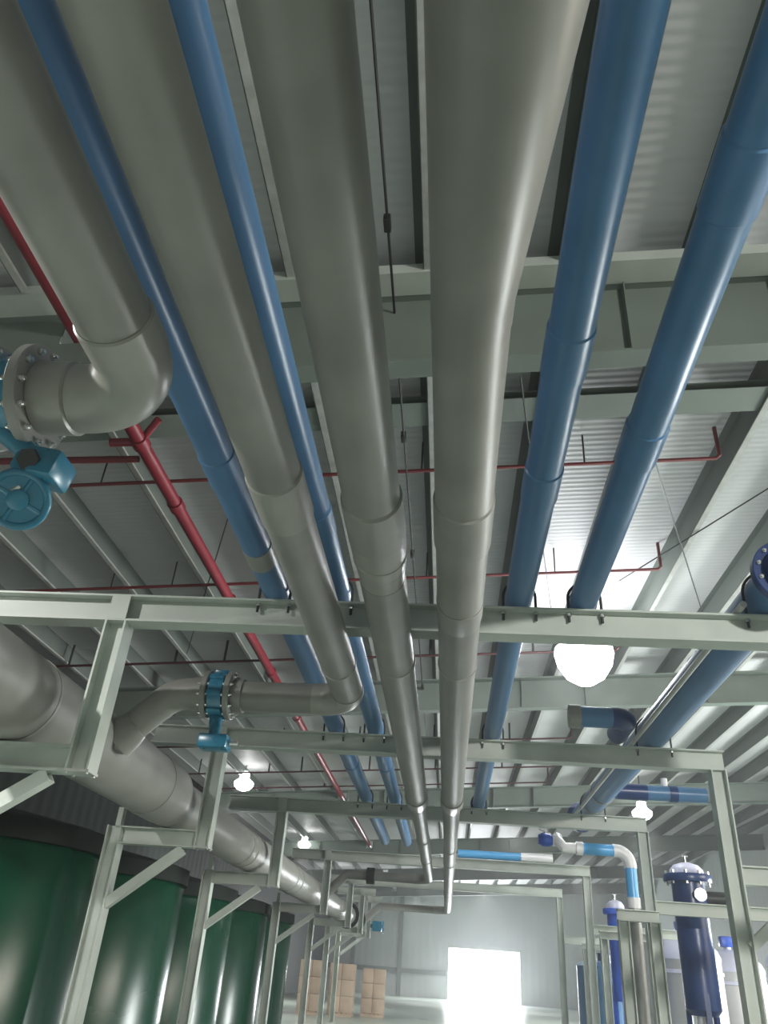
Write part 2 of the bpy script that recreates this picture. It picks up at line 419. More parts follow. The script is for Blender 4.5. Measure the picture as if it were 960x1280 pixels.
frame(24.90, -2.85, 3.27, -3.92, -3.7, 3.36, 'fifth steel rack frame near the end of the left header pipe')
frame(28.6, -2.85, 3.27, -3.92, -3.7, -2.4, 'sixth steel rack frame, a left half frame close to the far end', right=False)
frame(31.6, -2.85, 3.27, -3.92, -3.7, -2.4, 'farthest steel rack frame at the end of the left header pipe', right=False)

# ------------------------------------------------------------------ grey pipes hung under the beams
GZ = 2.052
# P1 : leftmost, turns left into the near valve
t = thing('grey_pipe', 'leftmost grey pipe, bending left into the near teal valve', 'pipe', (-1.30, 0, GZ), 'grey pipes hung under the rack')
x, r = -1.30, 0.144
P_tube(t, 'pipe_run', [(x, -2.2, GZ), (x, 2.16, GZ)], r, M['grey'])
ring(t, 'socket', x, GZ, 1.98, 2.17, r+0.012, M['fit'])
P_tube(t, 'elbow', [(x, 2.12, GZ)]+bend((x, 2.17, GZ), (x, 2.47, GZ), (x-0.3, 2.47, GZ), 12)+[(x-0.34, 2.47, GZ)], r+0.006, M['fit'])
P_tube(t, 'branch', [(x-0.33, 2.47, GZ), (-1.64, 2.47, GZ), (-1.65, 2.47, GZ), (-1.80, 2.47, GZ)], [r, r, r+0.018, r+0.018], M['fit'])
flange(t, (-1.83, 2.47, GZ), (1, 0, 0), 0.235, 0.05, M['grey'])
flange(t, (-2.03, 2.47, GZ), (1, 0, 0), 0.235, 0.05, M['grey'])
P_tube(t, 'branch', [(-2.06, 2.47, GZ), (-2.55, 2.47, GZ)]+bend((-2.6, 2.47, GZ), (-2.75, 2.47, GZ), (-2.86, 2.47, GZ-0.11), 6)+[(-3.06, 2.47, GZ-0.31)], r, M['grey'])
v = thing('butterfly_valve', 'teal butterfly valve with a handwheel on the near branch at the left edge', 'valve', (-1.93, 2.47, GZ))
P_tube(v, 'valve_body', [(-1.995, 2.47, GZ), (-1.865, 2.47, GZ)], 0.195, M['teal'])
P_tube(v, 'stem', [(-1.93, 2.47, GZ-0.18), (-1.78, 2.53, GZ-0.28)], 0.045, M['teal'], 20)
bm = nb(); box(bm, (-1.75, 2.56, GZ-0.31), (0.2, 0.17, 0.13), Matrix.Rotation(0.2, 4, 'Y'), bev=0.02); finish('gearbox', bm, M['teal'], v)
bm = nb(); sweep(bm, [(-1.77, 2.48, GZ-0.32), (-1.77, 2.462, GZ-0.33)], 0.05, 6); finish('cover_plate', bm, M['dark'], v)
P_tube(v, 'spindle', [(-1.78, 2.55, GZ-0.35), (-1.84, 2.55, GZ-0.44)], 0.022, M['chrome'], 14)
bm = nb()
hw = Vector((-1.82, 2.57, GZ-0.46))
a, b = frame_of(Vector((0.3, -0.75, -0.6)))
sweep(bm, [tuple(hw+(a*math.cos(k)+b*math.sin(k))*0.115) for k in [2*PI*q/40 for q in range(41)]], 0.017, 12)
for q in range(4):
    d = (a*math.cos(q*PI/2+0.4)+b*math.sin(q*PI/2+0.4)); sweep(bm, [tuple(hw), tuple(hw+d*0.115)], 0.013, 8)
n = a.cross(b); sweep(bm, [tuple(hw-n*0.03), tuple(hw-n*0.02), tuple(hw+n*0.02), tuple(hw+n*0.03)], [0.03, 0.045, 0.045, 0.03], 16)
sweep(bm, [tuple(hw-n*0.006), tuple(hw+n*0.006)], 0.112, 32)
finish('handwheel', bm, M['teal'], v)

# P2
t = thing('grey_pipe', 'second grey pipe from the left, bending left beyond the nearest rack beam', 'pipe', (-0.885, 0, GZ), 'grey pipes hung under the rack')
x, r, z = -0.885, 0.134, GZ
P_tube(t, 'pipe_run', [(x, -2.2, z), (x, 6.33, z)], r, M['grey'])
ring(t, 'socket', x, z, 3.0, 3.42, r+0.009, M['fit'], 0.02)
ring(t, 'weld_ring', x, z, 5.66, 5.70, r+0.007, M['fit'])
P_tube(t, 'elbow', [(x, 6.28, z)]+bend((x, 6.33, z), (x, 6.62, z), (x-0.29, 6.62, z), 12)+[(x-0.34, 6.62, z)], r+0.006, M['fit'])
P_tube(t, 'branch', [(x-0.33, 6.62, z), (-1.93, 6.62, z)], r, M['grey'])
ring_pts = [(-1.86, 6.62, z), (-1.96, 6.62, z)]; P_tube(t, 'stub_end', ring_pts, r+0.016, M['grey'])
flange(t, (-1.98, 6.62, z), (1, 0, 0), 0.215, 0.05, M['grey'])
flange(t, (-2.19, 6.62, z), (1, 0, 0), 0.215, 0.05, M['grey'])
P_tube(t, 'stub_end', [(-2.21, 6.62, z), (-2.33, 6.62, z)], r+0.016, M['grey'])
P_tube(t, 'elbow', [(-2.32, 6.62, z)]+bend((-2.36, 6.62, z), (-2.5, 6.62, z), (-2.6, 6.62, z-0.1), 8)+[(-2.63, 6.62, z-0.13)], r+0.006, M['fit'])
P_tube(t, 'branch', [(-2.62, 6.62, z-0.12), (-2.97, 6.62, z-0.47)], r, M['fit'])
P_tube(t, 'saddle', [(-2.80, 6.62, z-0.30), (-2.86, 6.62, z-0.36), (-2.95, 6.62, z-0.45)], [r+0.008, r+0.03, r+0.045], M['fit'])
v = thing('butterfly_valve', 'teal butterfly valve banded by bolts on the branch behind the left rack post', 'valve', (-2.085, 6.62, z))
P_tube(v, 'valve_body', [(-2.155, 6.62, z), (-2.145, 6.62, z), (-2.02, 6.62, z), (-2.015, 6.62, z)], [0.18, 0.2, 0.2, 0.18], M['teal'])
for k in range(8):
    q = 2*PI*k/8+0.2
    bm = nb(); box(bm, (-2.085, 6.62+0.2*math.cos(q), z+0.2*math.sin(q)), (0.13, 0.05, 0.05), Matrix.Rotation(q, 4, 'X'), bev=0.008); finish('lug', bm, M['teal'], v)
P_tube(v, 'stem', [(-2.085, 6.62, z-0.18), (-2.06, 6.6, z-0.42)], [0.06, 0.045], M['teal'], 20)
bm = nb(); box(bm, (-2.05, 6.6, z-0.43), (0.26, 0.2, 0.12), bev=0.02); finish('gearbox', bm, M['teal'], v)
P_tube(v, 'spindle', [(-1.94, 6.6, z-0.43), (-1.84, 6.6, z-0.43)], 0.02, M['chrome'], 12)

# P3
t = thing('grey_pipe', 'third grey pipe from the left, stepping narrower down the hall beside the thickest pipe', 'pipe', (-0.425, 0, GZ), 'grey pipes hung under the rack')
x, r = -0.42, 0.145
P_tube(t, 'pipe_run', [(x, -2.2, GZ), (x, 3.95, GZ)], r, M['grey'])
ring(t, 'socket', x, GZ, 3.2, 3.62, r+0.014, M['grey'], 0.02)
P_tube(t, 'reducer', [(x, 3.60, GZ), (x, 3.72, GZ), (x-0.005, 4.06, GZ), (x-0.005, 4.16, GZ)], [r+0.012, r+0.012, 0.14, 0.14], M['fit'])
ring(t, 'weld_ring', x, GZ, 3.80, 3.84, r+0.012, M['fit'])
P_tube(t, 'pipe_run', [(x-0.005, 4.1, GZ), (x-0.01, 10.85, GZ)], 0.142, M['grey'])
ring(t, 'weld_ring', x, GZ, 5.53, 5.57, 0.148, M['fit'])
P_tube(t, 'reducer', [(x-0.01, 10.6, GZ), (x-0.01, 10.95, GZ), (x-0.01, 11.05, GZ), (x-0.01, 11.3, GZ)], [0.155, 0.155, 0.12, 0.11], M['fit'])
P_tube(t, 'pipe_run', [(x-0.01, 11.2, GZ), (x-0.01, 20.6, GZ)], 0.11, M['grey'])
ring(t, 'weld_ring', x-0.01, GZ, 14.3, 14.36, 0.12, M['fit']); ring(t, 'weld_ring', x-0.01, GZ, 17.0, 17.08, 0.12, M['fit'])
P_tube(t, 'elbow', bend((x-0.01, 20.5, GZ), (x-0.01, 20.9, GZ), (x-0.41, 20.9, GZ), 10), 0.118, M['fit'])
P_tube(t, 'branch', [(x-0.38, 20.9, GZ), (-2.5, 20.9, GZ), (-2.95, 20.9, GZ-0.42)], 0.112, M['grey'])
flange(t, (-1.9, 20.9, GZ), (1, 0, 0), 0.19, 0.2, M['dark'], bolts=False)

# P4
t = thing('grey_pipe', 'thickest grey pipe, rightmost of the grey ones, flaring wide overhead', 'pipe', (0.05, 0, GZ), 'grey pipes hung under the rack')
x, r = 0.047, 0.146
P_tube(t, 'pipe_run', [(0.105, -2.2, 2.005), (0.105, 0.72, 2.005)], 0.198, M['grey'])
P_tube(t, 'reducer', [(0.105, 0.70, 2.005), (0.10, 0.86, 2.008), (x+0.003, 1.88, GZ), (x, 2.0, GZ)], [0.2, 0.2, r+0.003, r+0.003], M['grey'])
P_tube(t, 'pipe_run', [(x, 1.95, GZ), (x, 4.62, GZ)], r, M['grey'])
ring(t, 'socket', x, GZ, 3.2, 3.66, r+0.01, M['grey'], 0.02)
P_tube(t, 'reducer', [(x, 4.4, GZ), (x, 4.6, GZ), (x, 4.72, GZ)], [r+0.004, r+0.004, 0.14], M['grey'])
P_tube(t, 'pipe_run', [(x, 4.66, GZ), (x, 10.9, GZ)], 0.142, M['grey'])
ring(t, 'weld_ring', x, GZ, 5.53, 5.575, 0.149, M['fit'])
P_tube(t, 'reducer', [(x, 10.6, GZ), (x, 10.95, GZ), (x, 11.1, GZ), (x, 11.3, GZ)], [0.156, 0.156, 0.13, 0.122], M['fit'])
P_tube(t, 'pipe_run', [(x, 11.2, GZ), (x, 30.4, GZ)], 0.122, M['grey'])
for yy in (15.2, 17.2, 24): ring(t, 'weld_ring', x, GZ, yy, yy+0.08, 0.132, M['fit'])
P_tube(t, 'elbow', bend((x, 30.3, GZ), (x, 30.8, GZ), (x-0.5, 30.8, GZ), 10), 0.13, M['fit'])
P_tube(t, 'branch', [(x-0.46, 30.8, GZ), (-2.4, 30.8, GZ), (-2.9, 30.8, GZ-0.45)], 0.122, M['grey'])

# header pipe on the left cantilevers
HX, HZ = -3.22, 1.582
t = thing('header_pipe', 'fat grey header pipe lying on the left rack brackets above the green tanks', 'pipe', (HX, 9, HZ))
P_tube(t, 'pipe_run', [(HX, -1, HZ), (HX, 8.75, HZ)], 0.322, M['grey'], 56)
ring(t, 'weld_ring', HX, HZ, 5.36, 5.40, 0.328, M['fit'])
ring(t, 'socket', HX, HZ, 8.2, 8.85, 0.33, M['grey'], 0.02)
P_tube(t, 'reducer', [(HX, 8.83, HZ), (HX, 8.9, HZ), (HX, 8.98, HZ-0.04), (HX, 9.04, HZ-0.05)], [0.31, 0.31, 0.28, 0.28], M['fit'], 56)
z2 = HZ-0.044
P_tube(t, 'pipe_run', [(HX, 9.02, z2), (HX, 30.3, z2)], 0.277, M['fit'], 56)
for yy in (12.4, 12.75, 16.6, 17.2, 20.5, 21.2, 24.2, 25.6, 28.2): ring(t, 'weld_ring', HX, z2, yy, yy+0.1, 0.286, M['fit'])
flange(t, (HX, 28.0, z2), (0, 1, 0), 0.39, 0.12, M['dark'], bolts=False)
flange(t, (HX, 30.35, z2), (0, 1, 0), 0.39, 0.12, M['dark'], bolts=False)
P_tube(t, 'end_cap', [(HX, 30.3, z2), (HX, 30.5, z2), (HX, 30.62, z2)], [0.277, 0.25, 0.1], M['grey'])
v = thing('end_valve', 'small dark teal valve past the far end of the header pipe', 'valve', (-2.95, 31.68, CT))
bm = nb(); box(bm, (-2.72, 31.68, CT+0.2), (0.09, 0.12, 0.12)); box(bm, (-2.52, 31.68, CT+0.2), (0.34, 0.3, 0.34), bev=0.04); finish('gearbox', bm, M['teal'], v)
P_tube(v, 'stem', [(-2.5, 31.68, CT+0.2), (-2.3, 31.68, CT+0.2)], 0.05, M['teal'], 16)
bm = nb(); sweep(bm, [(-2.3, 31.68+0.2*math.cos(k), CT+0.2+0.2*math.sin(k)) for k in [2*PI*q/24 for q in range(25)]], 0.02, 8)
for q in range(2): sweep(bm, [(-2.3, 31.68-0.2*math.cos(q*PI/2), CT+0.2-0.2*math.sin(q*PI/2)), (-2.3, 31.68+0.2*math.cos(q*PI/2), CT+0.2+0.2*math.sin(q*PI/2))], 0.015, 8)
finish('handwheel', bm, M['teal'], v)

# ------------------------------------------------------------------ blue pipes resting on the beams
BR = 0.105; BZ = BT+BR
def blue_pipe(x, y1, label, r=BR-0.002, joints=(), ext=None, y0=-2.2, m='blue'):
    t = thing('blue_pipe', label, 'pipe', (x, 0, BT+r), 'blue pipes lying on the rack')
    z = BT+r+0.0015
    P_tube(t, 'pipe_run', [(x, y0, z), (x, y1, z)], r, M[m])
    for yy in joints: ring(t, 'socket', x, z, yy, yy+0.32, r+0.008, M[m], 0.012)
    return t, z
t, z = blue_pipe(-1.39, 18.2, 'leftmost blue pipe, half hidden behind the two left grey pipes', joints=(3.5, 11))
P_tube(t, 'paint_band', [(-1.39, 4.62, z), (-1.39, 4.85, z)], BR+0.004, M['fit'], label='bare grey band')
t, z = blue_pipe(-0.90, 18.2, 'second blue pipe from the left, between two grey pipes', joints=(4.1, 11))
t, z = blue_pipe(0.507, 13.6, 'blue pipe just right of the thickest grey pipe', joints=(2.5, 3.6))
ring(t, 'flange', 0.507, z, 13.5, 13.6, 0.14, M['deep'])
t, z = blue_pipe(0.995, 5.42, 'right blue pipe slanting to the bright lamp', joints=(1.6, 3.2))
P_tube(t, 'end_cap', [(0.995, 5.41, z), (0.995, 5.46, z), (0.995, 5.5, z)], [BR+0.004, BR+0.004, 0.06], M['blue'])
t = thing('blue_pipe', 'short blue cross pipe stub beneath the bright lamp, behind the second beam', 'pipe', (1.6, 8.25, 2.54))
P_tube(t, 'pipe_run', [(1.4, 8.4, 2.54), (1.78, 8.4, 2.54)], 0.11, M['blue'])
P_tube(t, 'coupling', [(1.3, 8.4, 2.54), (1.42, 8.4, 2.54)], 0.125, M['fit'])
P_tube(t, 'elbow', [(1.76, 8.4, 2.54)]+bend((1.8, 8.4, 2.54), (1.93, 8.4, 2.54), (1.93, 8.53, 2.54), 8)+[(1.93, 9.0, 2.54)], 0.115, M['deep'])
# B3 large on the right
r3 = 0.175; z3 = BT+r3+0.003; x3 = 2.36
t = thing('blue_pipe', 'fattest blue pipe at the far right, with an elbow above the nearest rack beam', 'pipe', (x3, 9, z3), 'blue pipes lying on the rack')
P_tube(t, 'pipe_run', [(x3, 4.95, z3), (x3, 14.6, z3)], r3, M['blue'], 48)
P_tube(t, 'elbow', bend((x3, 5.0, z3), (x3, 4.55, z3), (x3+0.45, 4.55, z3), 12), r3+0.008, M['deep'])
P_tube(t, 'branch', [(x3+0.42, 4.55, z3), (x3+1.3, 4.55, z3)], r3, M['deep'])
flange(t, (x3, 4.98, z3), (0, 1, 0), 0.25, 0.07, M['deep'], nbolt=12)
for yy in (9.9, 12.4, 13.2): ring(t, 'weld_ring', x3, z3, yy, yy+0.06, r3+0.012, M['fit'])
flange(t, (x3, 14.6, z3), (0, 1, 0), 0.25, 0.1, M['deep'], bolts=False)
# thin pale tube along its left edge
t = thing('tubing', 'thin pale conduit running along the left side of the fattest blue pipe', 'tubing', (x3-0.2, 9, z3+0.06))
P_tube(t, 'pipe_run', [(x3-0.26, 5.2, BT+0.03), (x3-0.26, 14.9, BT+0.03)], 0.026, M['galv'], 12)

# cross pipes beyond
t = thing('blue_pipe', 'short blue cross pipe right of the second rack frame, under its beam', 'pipe', (3.6, 12.4, 2.62))
P_tube(t, 'pipe_run', [(2.95, 12.4, 2.62), (3.9, 12.4, 2.62)], 0.11, M['blue'])
P_tube(t, 'socket', [(2.56, 12.4, 2.62), (3.02, 12.4, 2.62)], 0.12, M['deep']); P_tube(t, 'socket', [(3.35, 12.4, 2.62), (3.47, 12.4, 2.62)], 0.12, M['deep'])
P_tube(t, 'stub', [(3.3, 12.4, 2.7), (3.3, 12.4, 2.84)], 0.05, M['white'], 16)
t = thing('light_blue_pipe', 'short light blue pipe with a white end lying on the pale fourth beam', 'pipe', (1, 19.585, BT+0.104))
P_tube(t, 'pipe_run', [(0.25, 19.585, BT+0.104), (1.75, 19.585, BT+0.104)], 0.09, M['sky'], 24)
P_tube(t, 'coupling', [(1.72, 19.585, BT+0.104), (2.45, 19.585, BT+0.104)], 0.1, M['white'], 24)
# light blue elbow pipe
t = thing('light_blue_pipe', 'light blue pipe with a white elbow turning down in front of a rack post', 'pipe', (2.4, 12.9, 1.84))
P_tube(t, 'pipe_run', [(2.06, 12.9, 1.84), (2.56, 12.9, 1.84)], 0.085, M['sky'], 24)
P_tube(t, 'elbow', [(2.54, 12.9, 1.84)]+bend((2.58, 12.9, 1.84), (2.78, 12.9, 1.84), (2.78, 12.9, 1.64), 10)+[(2.78, 12.9, 1.6)], 0.095, M['white'], 24, 'white elbow')
P_tube(t, 'pipe_run', [(2.78, 12.9, 1.62), (2.78, 12.9, 1.18)], 0.085, M['sky'], 24)
P_tube(t, 'coupling', [(2.78, 12.9, 1.2), (2.78, 12.9, 1.06)], 0.1, M['white'], 24)
P_tube(t, 'coupling', [(1.98, 12.9, 1.84), (2.08, 12.9, 1.84)], 0.1, M['white'], 24)
P_tube(t, 'branch', [(1.98, 12.9, 1.84), (1.80, 12.9, 1.84), (1.72, 12.95, 1.94), (1.72, 13.05, 2.0)], 0.08, M['white'], 20)
P_tube(t, 'drop', [(2.78, 12.9, 1.08), (2.78, 12.9, FL)], 0.085, M['silver'], 20)
v = thing('ball_valve', 'small royal blue and white valve hanging at the end of the light blue elbow pipe', 'valve', (1.6, 13.0, 1.9))
P_tube(v, 'valve_body', [(1.42, 13.0, 1.95), (1.48, 13.0, 1.95), (1.58, 13.0, 1.95), (1.64, 13.0, 1.95)], [0.07, 0.1, 0.1, 0.07], M['royal'], 24)
P_tube(v, 'union_nut', [(1.64, 13.0, 1.95), (1.74, 13.0, 1.95)], 0.09, M['white'], 8)
bm = nb(); box(bm, (1.53, 13.0, 2.07), (0.2, 0.05, 0.03), Matrix.Rotation(0.4, 4, 'Y'), bev=0.01); finish('handle', bm, M['white'], v)
P_tube(v, 'stem', [(1.53, 13.0, 2.0), (1.53, 13.0, 2.08)], 0.025, M['chrome'], 12)

# ------------------------------------------------------------------ u-bolts on the beams
def ubolt(x, Y0, r, label):
    z = BT+r; y = Y0+0.05; q = r+0.017
    bm = nb()
    pts = [(x-q, y, BB+0.13), (x-q, y, z)]+[(x+q*math.cos(PI-PI*k/16), y, z+q*math.sin(PI-PI*k/16)) for k in range(1, 16)]+[(x+q, y, z), (x+q, y, BB+0.13)]
    sweep(bm, pts, 0.011, 10)
    t = thing('pipe_clamp', label, 'clamp', (x, y, BT), 'clamps holding blue pipes on beams')
    finish('u_bolt', bm, M['dark'], t)
    for s in (-1, 1):
        bm = nb(); sweep(bm, [(x+s*q, y, BT-0.045), (x+s*q, y, BT-0.02)], 0.02, 6); finish('nut', bm, M['chrome'], t)
nm = {-1.39: 'the leftmost blue pipe', -0.90: 'the second blue pipe', 0.507: 'the straight right blue pipe', 0.995: 'the slanting right blue pipe', 2.36: 'the fattest blue pipe'}
for Y0, fr in ((5.30, 'nearest'), (9.05, 'second'), (13.30, 'third')):
    for x in (-1.39, -0.90, 0.507, 0.995, 2.36):
        if x == 0.995 and Y0 > 6: continue
        ubolt(x, Y0, BR if x < 2 else r3, 'dark u-bolt holding %s on the %s rack beam' % (nm[x], fr))

# ------------------------------------------------------------------ lamps
def high_bay(x, y, z, label, s=1.0, m='lamp', v=1.0):
    t = thing('high_bay_lamp', label, 'lamp', (x, y, z), 'high bay lamps')
    bm = nb(); lathe(bm, (x, y, z), [(0.12*s, 0.62*s), (0.13*s, 0.3*s), (0.16*s, 0.27*s)], 24); finish('housing', bm, M['galv'], t)
    bm = nb(); lathe(bm, (x, y, z), [(0.2*s, 0.5*s), (0.21*s, 0.28*s), (0.3*s, 0.2*s), (0.43*s, 0.1*s), (0.44*s, 0.02*s), (0.4*s, -0.09*s*v), (0.28*s, -0.2*s*v), (0.12*s, -0.26*s*v), (0, -0.27*s*v)], 32); finish('glass_reflector', bm, M[m], t)
    P_tube(t, 'hanging_rod', [(x, y, z+0.6*s), (x, y, roof_z(x)-0.005)], 0.02, M['dark'], 8)
    return t
high_bay(2.70, 15, 5.80, 'dazzling white lamp below the nearest rack beam at right', 1.35, 'lampbig', 1.7)
high_bay(-7.8, 29.7, 5.78, 'lit lamp left of the red main, beside the left rack post', 0.85)
high_bay(7.35, 31.2, 5.8, 'lit lamp at right, just right of the third rack post', 0.85)
high_bay(-7.9, 45, 5.75, 'smaller lit lamp farther down the left side', 0.8)
high_bay(-7.9, 60, 5.4, 'tiny lit lamp farthest down the left side', 0.8)

def lamp(x, y, z, power, size=0.5, col=(1, 0.98, 0.95), spread=130):
    l = bpy.data.lights.new('bay_or_fill_light', 'AREA'); l.shape = 'DISK'; l.size = size; l.energy = power; l.color = col; l.spread = math.radians(spread)
    o = bpy.data.objects.new('bay_or_fill_light', l); o.location = W(x, y, z); COL.objects.link(o)
    return o
for x, y, p in ((-7.8, 29.7, 420), (7.35, 31.2, 420), (-7.9, 45, 500), (7.4, 46, 600), (2.7, 60, 700), (-7.9, 60, 500), (2.7, 33, 420), (-2.5, 70, 500), (8.5, 15.5, 300), (8.5, 8, 200)):
    lamp(x, y, 5.4, p)
lamp(-5.5, 2.0, 3.7, 620, 0.3, spread=165)
lamp(2.0, -8, 5.0, 550, 0.6, (1, 0.96, 0.9), 150)
fill = lamp(7.5, -11, 3.6, 360, 0.8, (1, 0.98, 0.94), 75)          # added light without a fitting behind the viewer, brightens the right-hand steel
fill.rotation_euler = (Vector((3.0, 8, 0.4))-Vector((7.5, -11, 3.6))).to_track_quat('-Z', 'Y').to_euler()
# the dazzling lamp spills some light all round its glass
lamp(2.70, 15, 5.40, 1100, 0.8, (0.92, 0.95, 1), 178)
l = bpy.data.lights.new('near_lamp_light', 'POINT'); l.energy = 110; l.color = (0.9, 0.93, 1); l.shadow_soft_size = 0.3
o = bpy.data.objects.new('near_lamp_light', l); o.location = W(2.70, 14.4, 5.3); COL.objects.link(o)
# daylight through the far doorway
l = bpy.data.lights.new('door_daylight', 'AREA'); l.shape = 'RECTANGLE'; l.size = DX1-DX0; l.size_y = DTOP-FL; l.energy = 3000; l.color = (0.93, 0.97, 1)
o = bpy.data.objects.new('door_daylight', l); o.location = W((DX0+DX1)/2, YB+0.6, (DTOP+FL)/2); o.rotation_euler = (PI/2, 0, PI); COL.objects.link(o)
o.rotation_euler = (-PI/2, 0, 0)
def daylight(name, y0, y1, z0, z1, power, col):
    l = bpy.data.lights.new(name, 'AREA'); l.shape = 'RECTANGLE'; l.size = z1-z0; l.size_y = y1-y0; l.energy = power; l.color = col
    o = bpy.data.objects.new(name, l); o.location = W(XR+0.5, (y0+y1)/2, (z0+z1)/2); COL.objects.link(o); o.rotation_euler = (0, PI/2, 0)
daylight('window_daylight', WY0, WY1, WZ0, WZ1, 1000, (1, 0.88, 0.72))
daylight('side_door_daylight', SY0, SY1, FL, SZ, 3600, (0.95, 1, 0.97))

# ------------------------------------------------------------------ green tanks at left
def tank(x, y, r, ztop, label, mats=('green', 'rim'), group='green tanks along the left'):
    t = thing('storage_tank', label, 'tank', (x, y, FL), group)
    bm = nb(); lathe(bm, (x, y, FL), [(r, 0), (r, ztop-FL-0.06), (r-0.04, ztop-FL)], 72); finish('shell', bm, M[mats[0]], t)
    bm = nb(); lathe(bm, (x, y, ztop), [(r+0.003, -0.02), (r+0.05, -0.02), (r+0.05, 0.2), (r-0.1, 0.24), (r*0.4, 0.4), (0, 0.42)], 72); finish('lid', bm, M[mats[1]], t)
    bm = nb(); lathe(bm, (x, y, ztop+0.38), [(0.25, 0), (0.25, 0.1), (0.3, 0.1), (0.3, 0.14), (0, 0.16)], 28); finish('manhole', bm, M[mats[1]], t)
    return t
TX = -5.78
for y, lab in ((9.6, 'nearest dark green tank at the bottom left corner with a broad bright streak'), (13.0, 'second dark green tank, between the two nearest lower rack posts'),
               (16.4, 'third dark green tank, right of the second lower rack post'), (19.8, 'fourth dark green tank, deeper behind the rack posts'), (23.2, 'farthest dark green tank, barely seen behind the posts')):
    tank(TX, y, 1.6, 1.0, lab)

# ------------------------------------------------------------------ filters and tanks at right
def filt(x, y, r, z0, z1, label, m='deep', detail=True):
    t = thing('filter_vessel', label, 'filter', (x, y, FL))
    bm = nb(); lathe(bm, (x, y, z0), [(r*0.75, 0), (r, 0.08), (r, z1-z0)], 48); finish('shell', bm, M[m], t)
    bm = nb(); lathe(bm, (x, y, z1), [(r*1.42, -0.12), (r*1.45, -0.1), (r*1.45, -0.02), (r*1.42, 0)], 48); finish('rim_flange', bm, M[m], t)
    bm = nb(); lathe(bm, (x, y, z1), [(r*1.05, 0), (r*1.0, 0.08), (r*0.75, 0.15), (r*0.3, 0.19), (0, 0.2)], 40); finish('dome', bm, M['lilac'], t)['label'] = 'pale lilac dome lid'
    bm = nb(); sweep(bm, [(x, y, z1+0.18), (x, y, z1+0.3)], 0.02, 10); sweep(bm, [(x-0.05, y, z1+0.3), (x+0.05, y, z1+0.3)], 0.018, 8); finish('vent', bm, M['chrome'], t)
    if detail:
        for k in range(10):
            q = 2*PI*k/10
            bm = nb(); sweep(bm, [(x+r*1.3*math.cos(q), y+r*1.3*math.sin(q), z1-0.16), (x+r*1.3*math.cos(q), y+r*1.3*math.sin(q), z1+0.05)], 0.022, 8); finish('clamp_bolt', bm, M['chrome'], t)
        bm = nb(); sweep(bm, [(x+r*0.3, y-r*0.8, z1-0.32), (x+r*0.3, y-r*1.35, z1-0.32)], 0.1, 20); finish('gauge', bm, M['chrome'], t)
        bm = nb(); sweep(bm, [(x+r*0.8, y, z1-0.34), (x+r*2.1, y-0.05, z1-0.34)], 0.11, 20); finish('inlet', bm, M['dark'], t)
        bm = nb(); sweep(bm, [(x, y, z0+0.05), (x, y, z0-0.25)], 0.12, 20); finish('outlet', bm, M['white'], t)
    for k in range(3):
        q = 2*PI*k/3+0.5
        bm = nb(); box(bm, (x+r*0.85*math.cos(q), y+r*0.85*math.sin(q), (z0+0.3+FL)/2), (0.08, 0.08, z0+0.3-FL), Matrix.Rotation(q, 4, 'Z')); finish('leg', bm, M[m], t)
    return t
filt(4.05, 14.5, 0.27, -0.25, 1.75, 'tall dark blue filter with a lilac dome beside the second right rack post')
filt(3.92, 20.2, 0.2, -0.2, 1.62, 'smaller royal blue filter beneath the light blue elbow pipe', 'royal', False)

def dome_tank(x, y, r, z1, label):
    t = thing('media_tank', label, 'tank', (x, y, FL), 'silver tanks with lilac domes')
    bm = nb(); lathe(bm, (x, y, FL), [(r, 0), (r, z1-FL-0.05), (r-0.01, z1-FL)], 56); finish('shell', bm, M['silver'], t)
    bm = nb(); lathe(bm, (x, y, z1), [(r+0.01, -0.02), (r+0.01, 0.06), (r*0.93, 0.2), (r*0.7, 0.36), (r*0.35, 0.46), (0.09, 0.49), (0.09, 0.56), (0, 0.57)], 56); finish('dome', bm, M['lilac'], t)['label'] = 'lilac dome'
    bm = nb(); lathe(bm, (x, y, z1-0.3), [(r+0.015, 0), (r+0.03, 0.01), (r+0.03, 0.07), (r+0.015, 0.08)], 56); finish('band', bm, M['lilac'], t)
    bm = nb(); box(bm, (x, y, z1+0.66), (0.34, 0.26, 0.24), bev=0.03); finish('valve_head', bm, M['royal'], t)
dome_tank(5.55, 20.8, 0.75, 0.72, 'silver tank with a lilac dome half hidden behind the tall dark blue filter')
dome_tank(6.1, 14.6, 0.9, 0.52, 'silver tank with a lilac dome cut by the right edge')
dome_tank(7.2, 23.0, 0.8, 0.6, 'silver tank with a lilac dome between the filter and the right post')

# small stands at right
def stand(x0, x1, y, z, label, m='steel'):
    t = thing('small_stand', label, 'steel frame', ((x0+x1)/2, y, FL), 'small steel stands at right')
    for x in (x0, x1):
        bm = nb(); extrude(bm, Hprof(0.15, 0.15), (x, y, FL), (x, y, z-0.15), (1, 0, 0)); finish('post', bm, M[m], t, smooth=False)
    bm = nb(); extrude(bm, Hprof(0.16, 0.15), (x0-0.08, y, z-0.075), (x1+0.08, y, z-0.075)); finish('beam', bm, M[m], t, smooth=False)
stand(2.5, 2.93, 12.4, 1.0, 'small steel stand nearest, its post right beneath the light blue elbow pipe')
stand(3.28, 4.3, 18.4, 1.05, 'bright topped small steel stand left of the nearest small stand')
stand(3.7, 4.9, 23.5, 1.02, 'farthest small steel stand with a low pale beam')
t = thing('process_tank', 'dull blue tank standing between the far small stands', 'tank', (4.9, 27, FL))
bm = nb(); lathe(bm, (5.0, 28, FL), [(0.9, 0), (0.9, 2.2), (0.8, 2.3), (0, 2.4)], 40); finish('shell', bm, M['blue'], t)
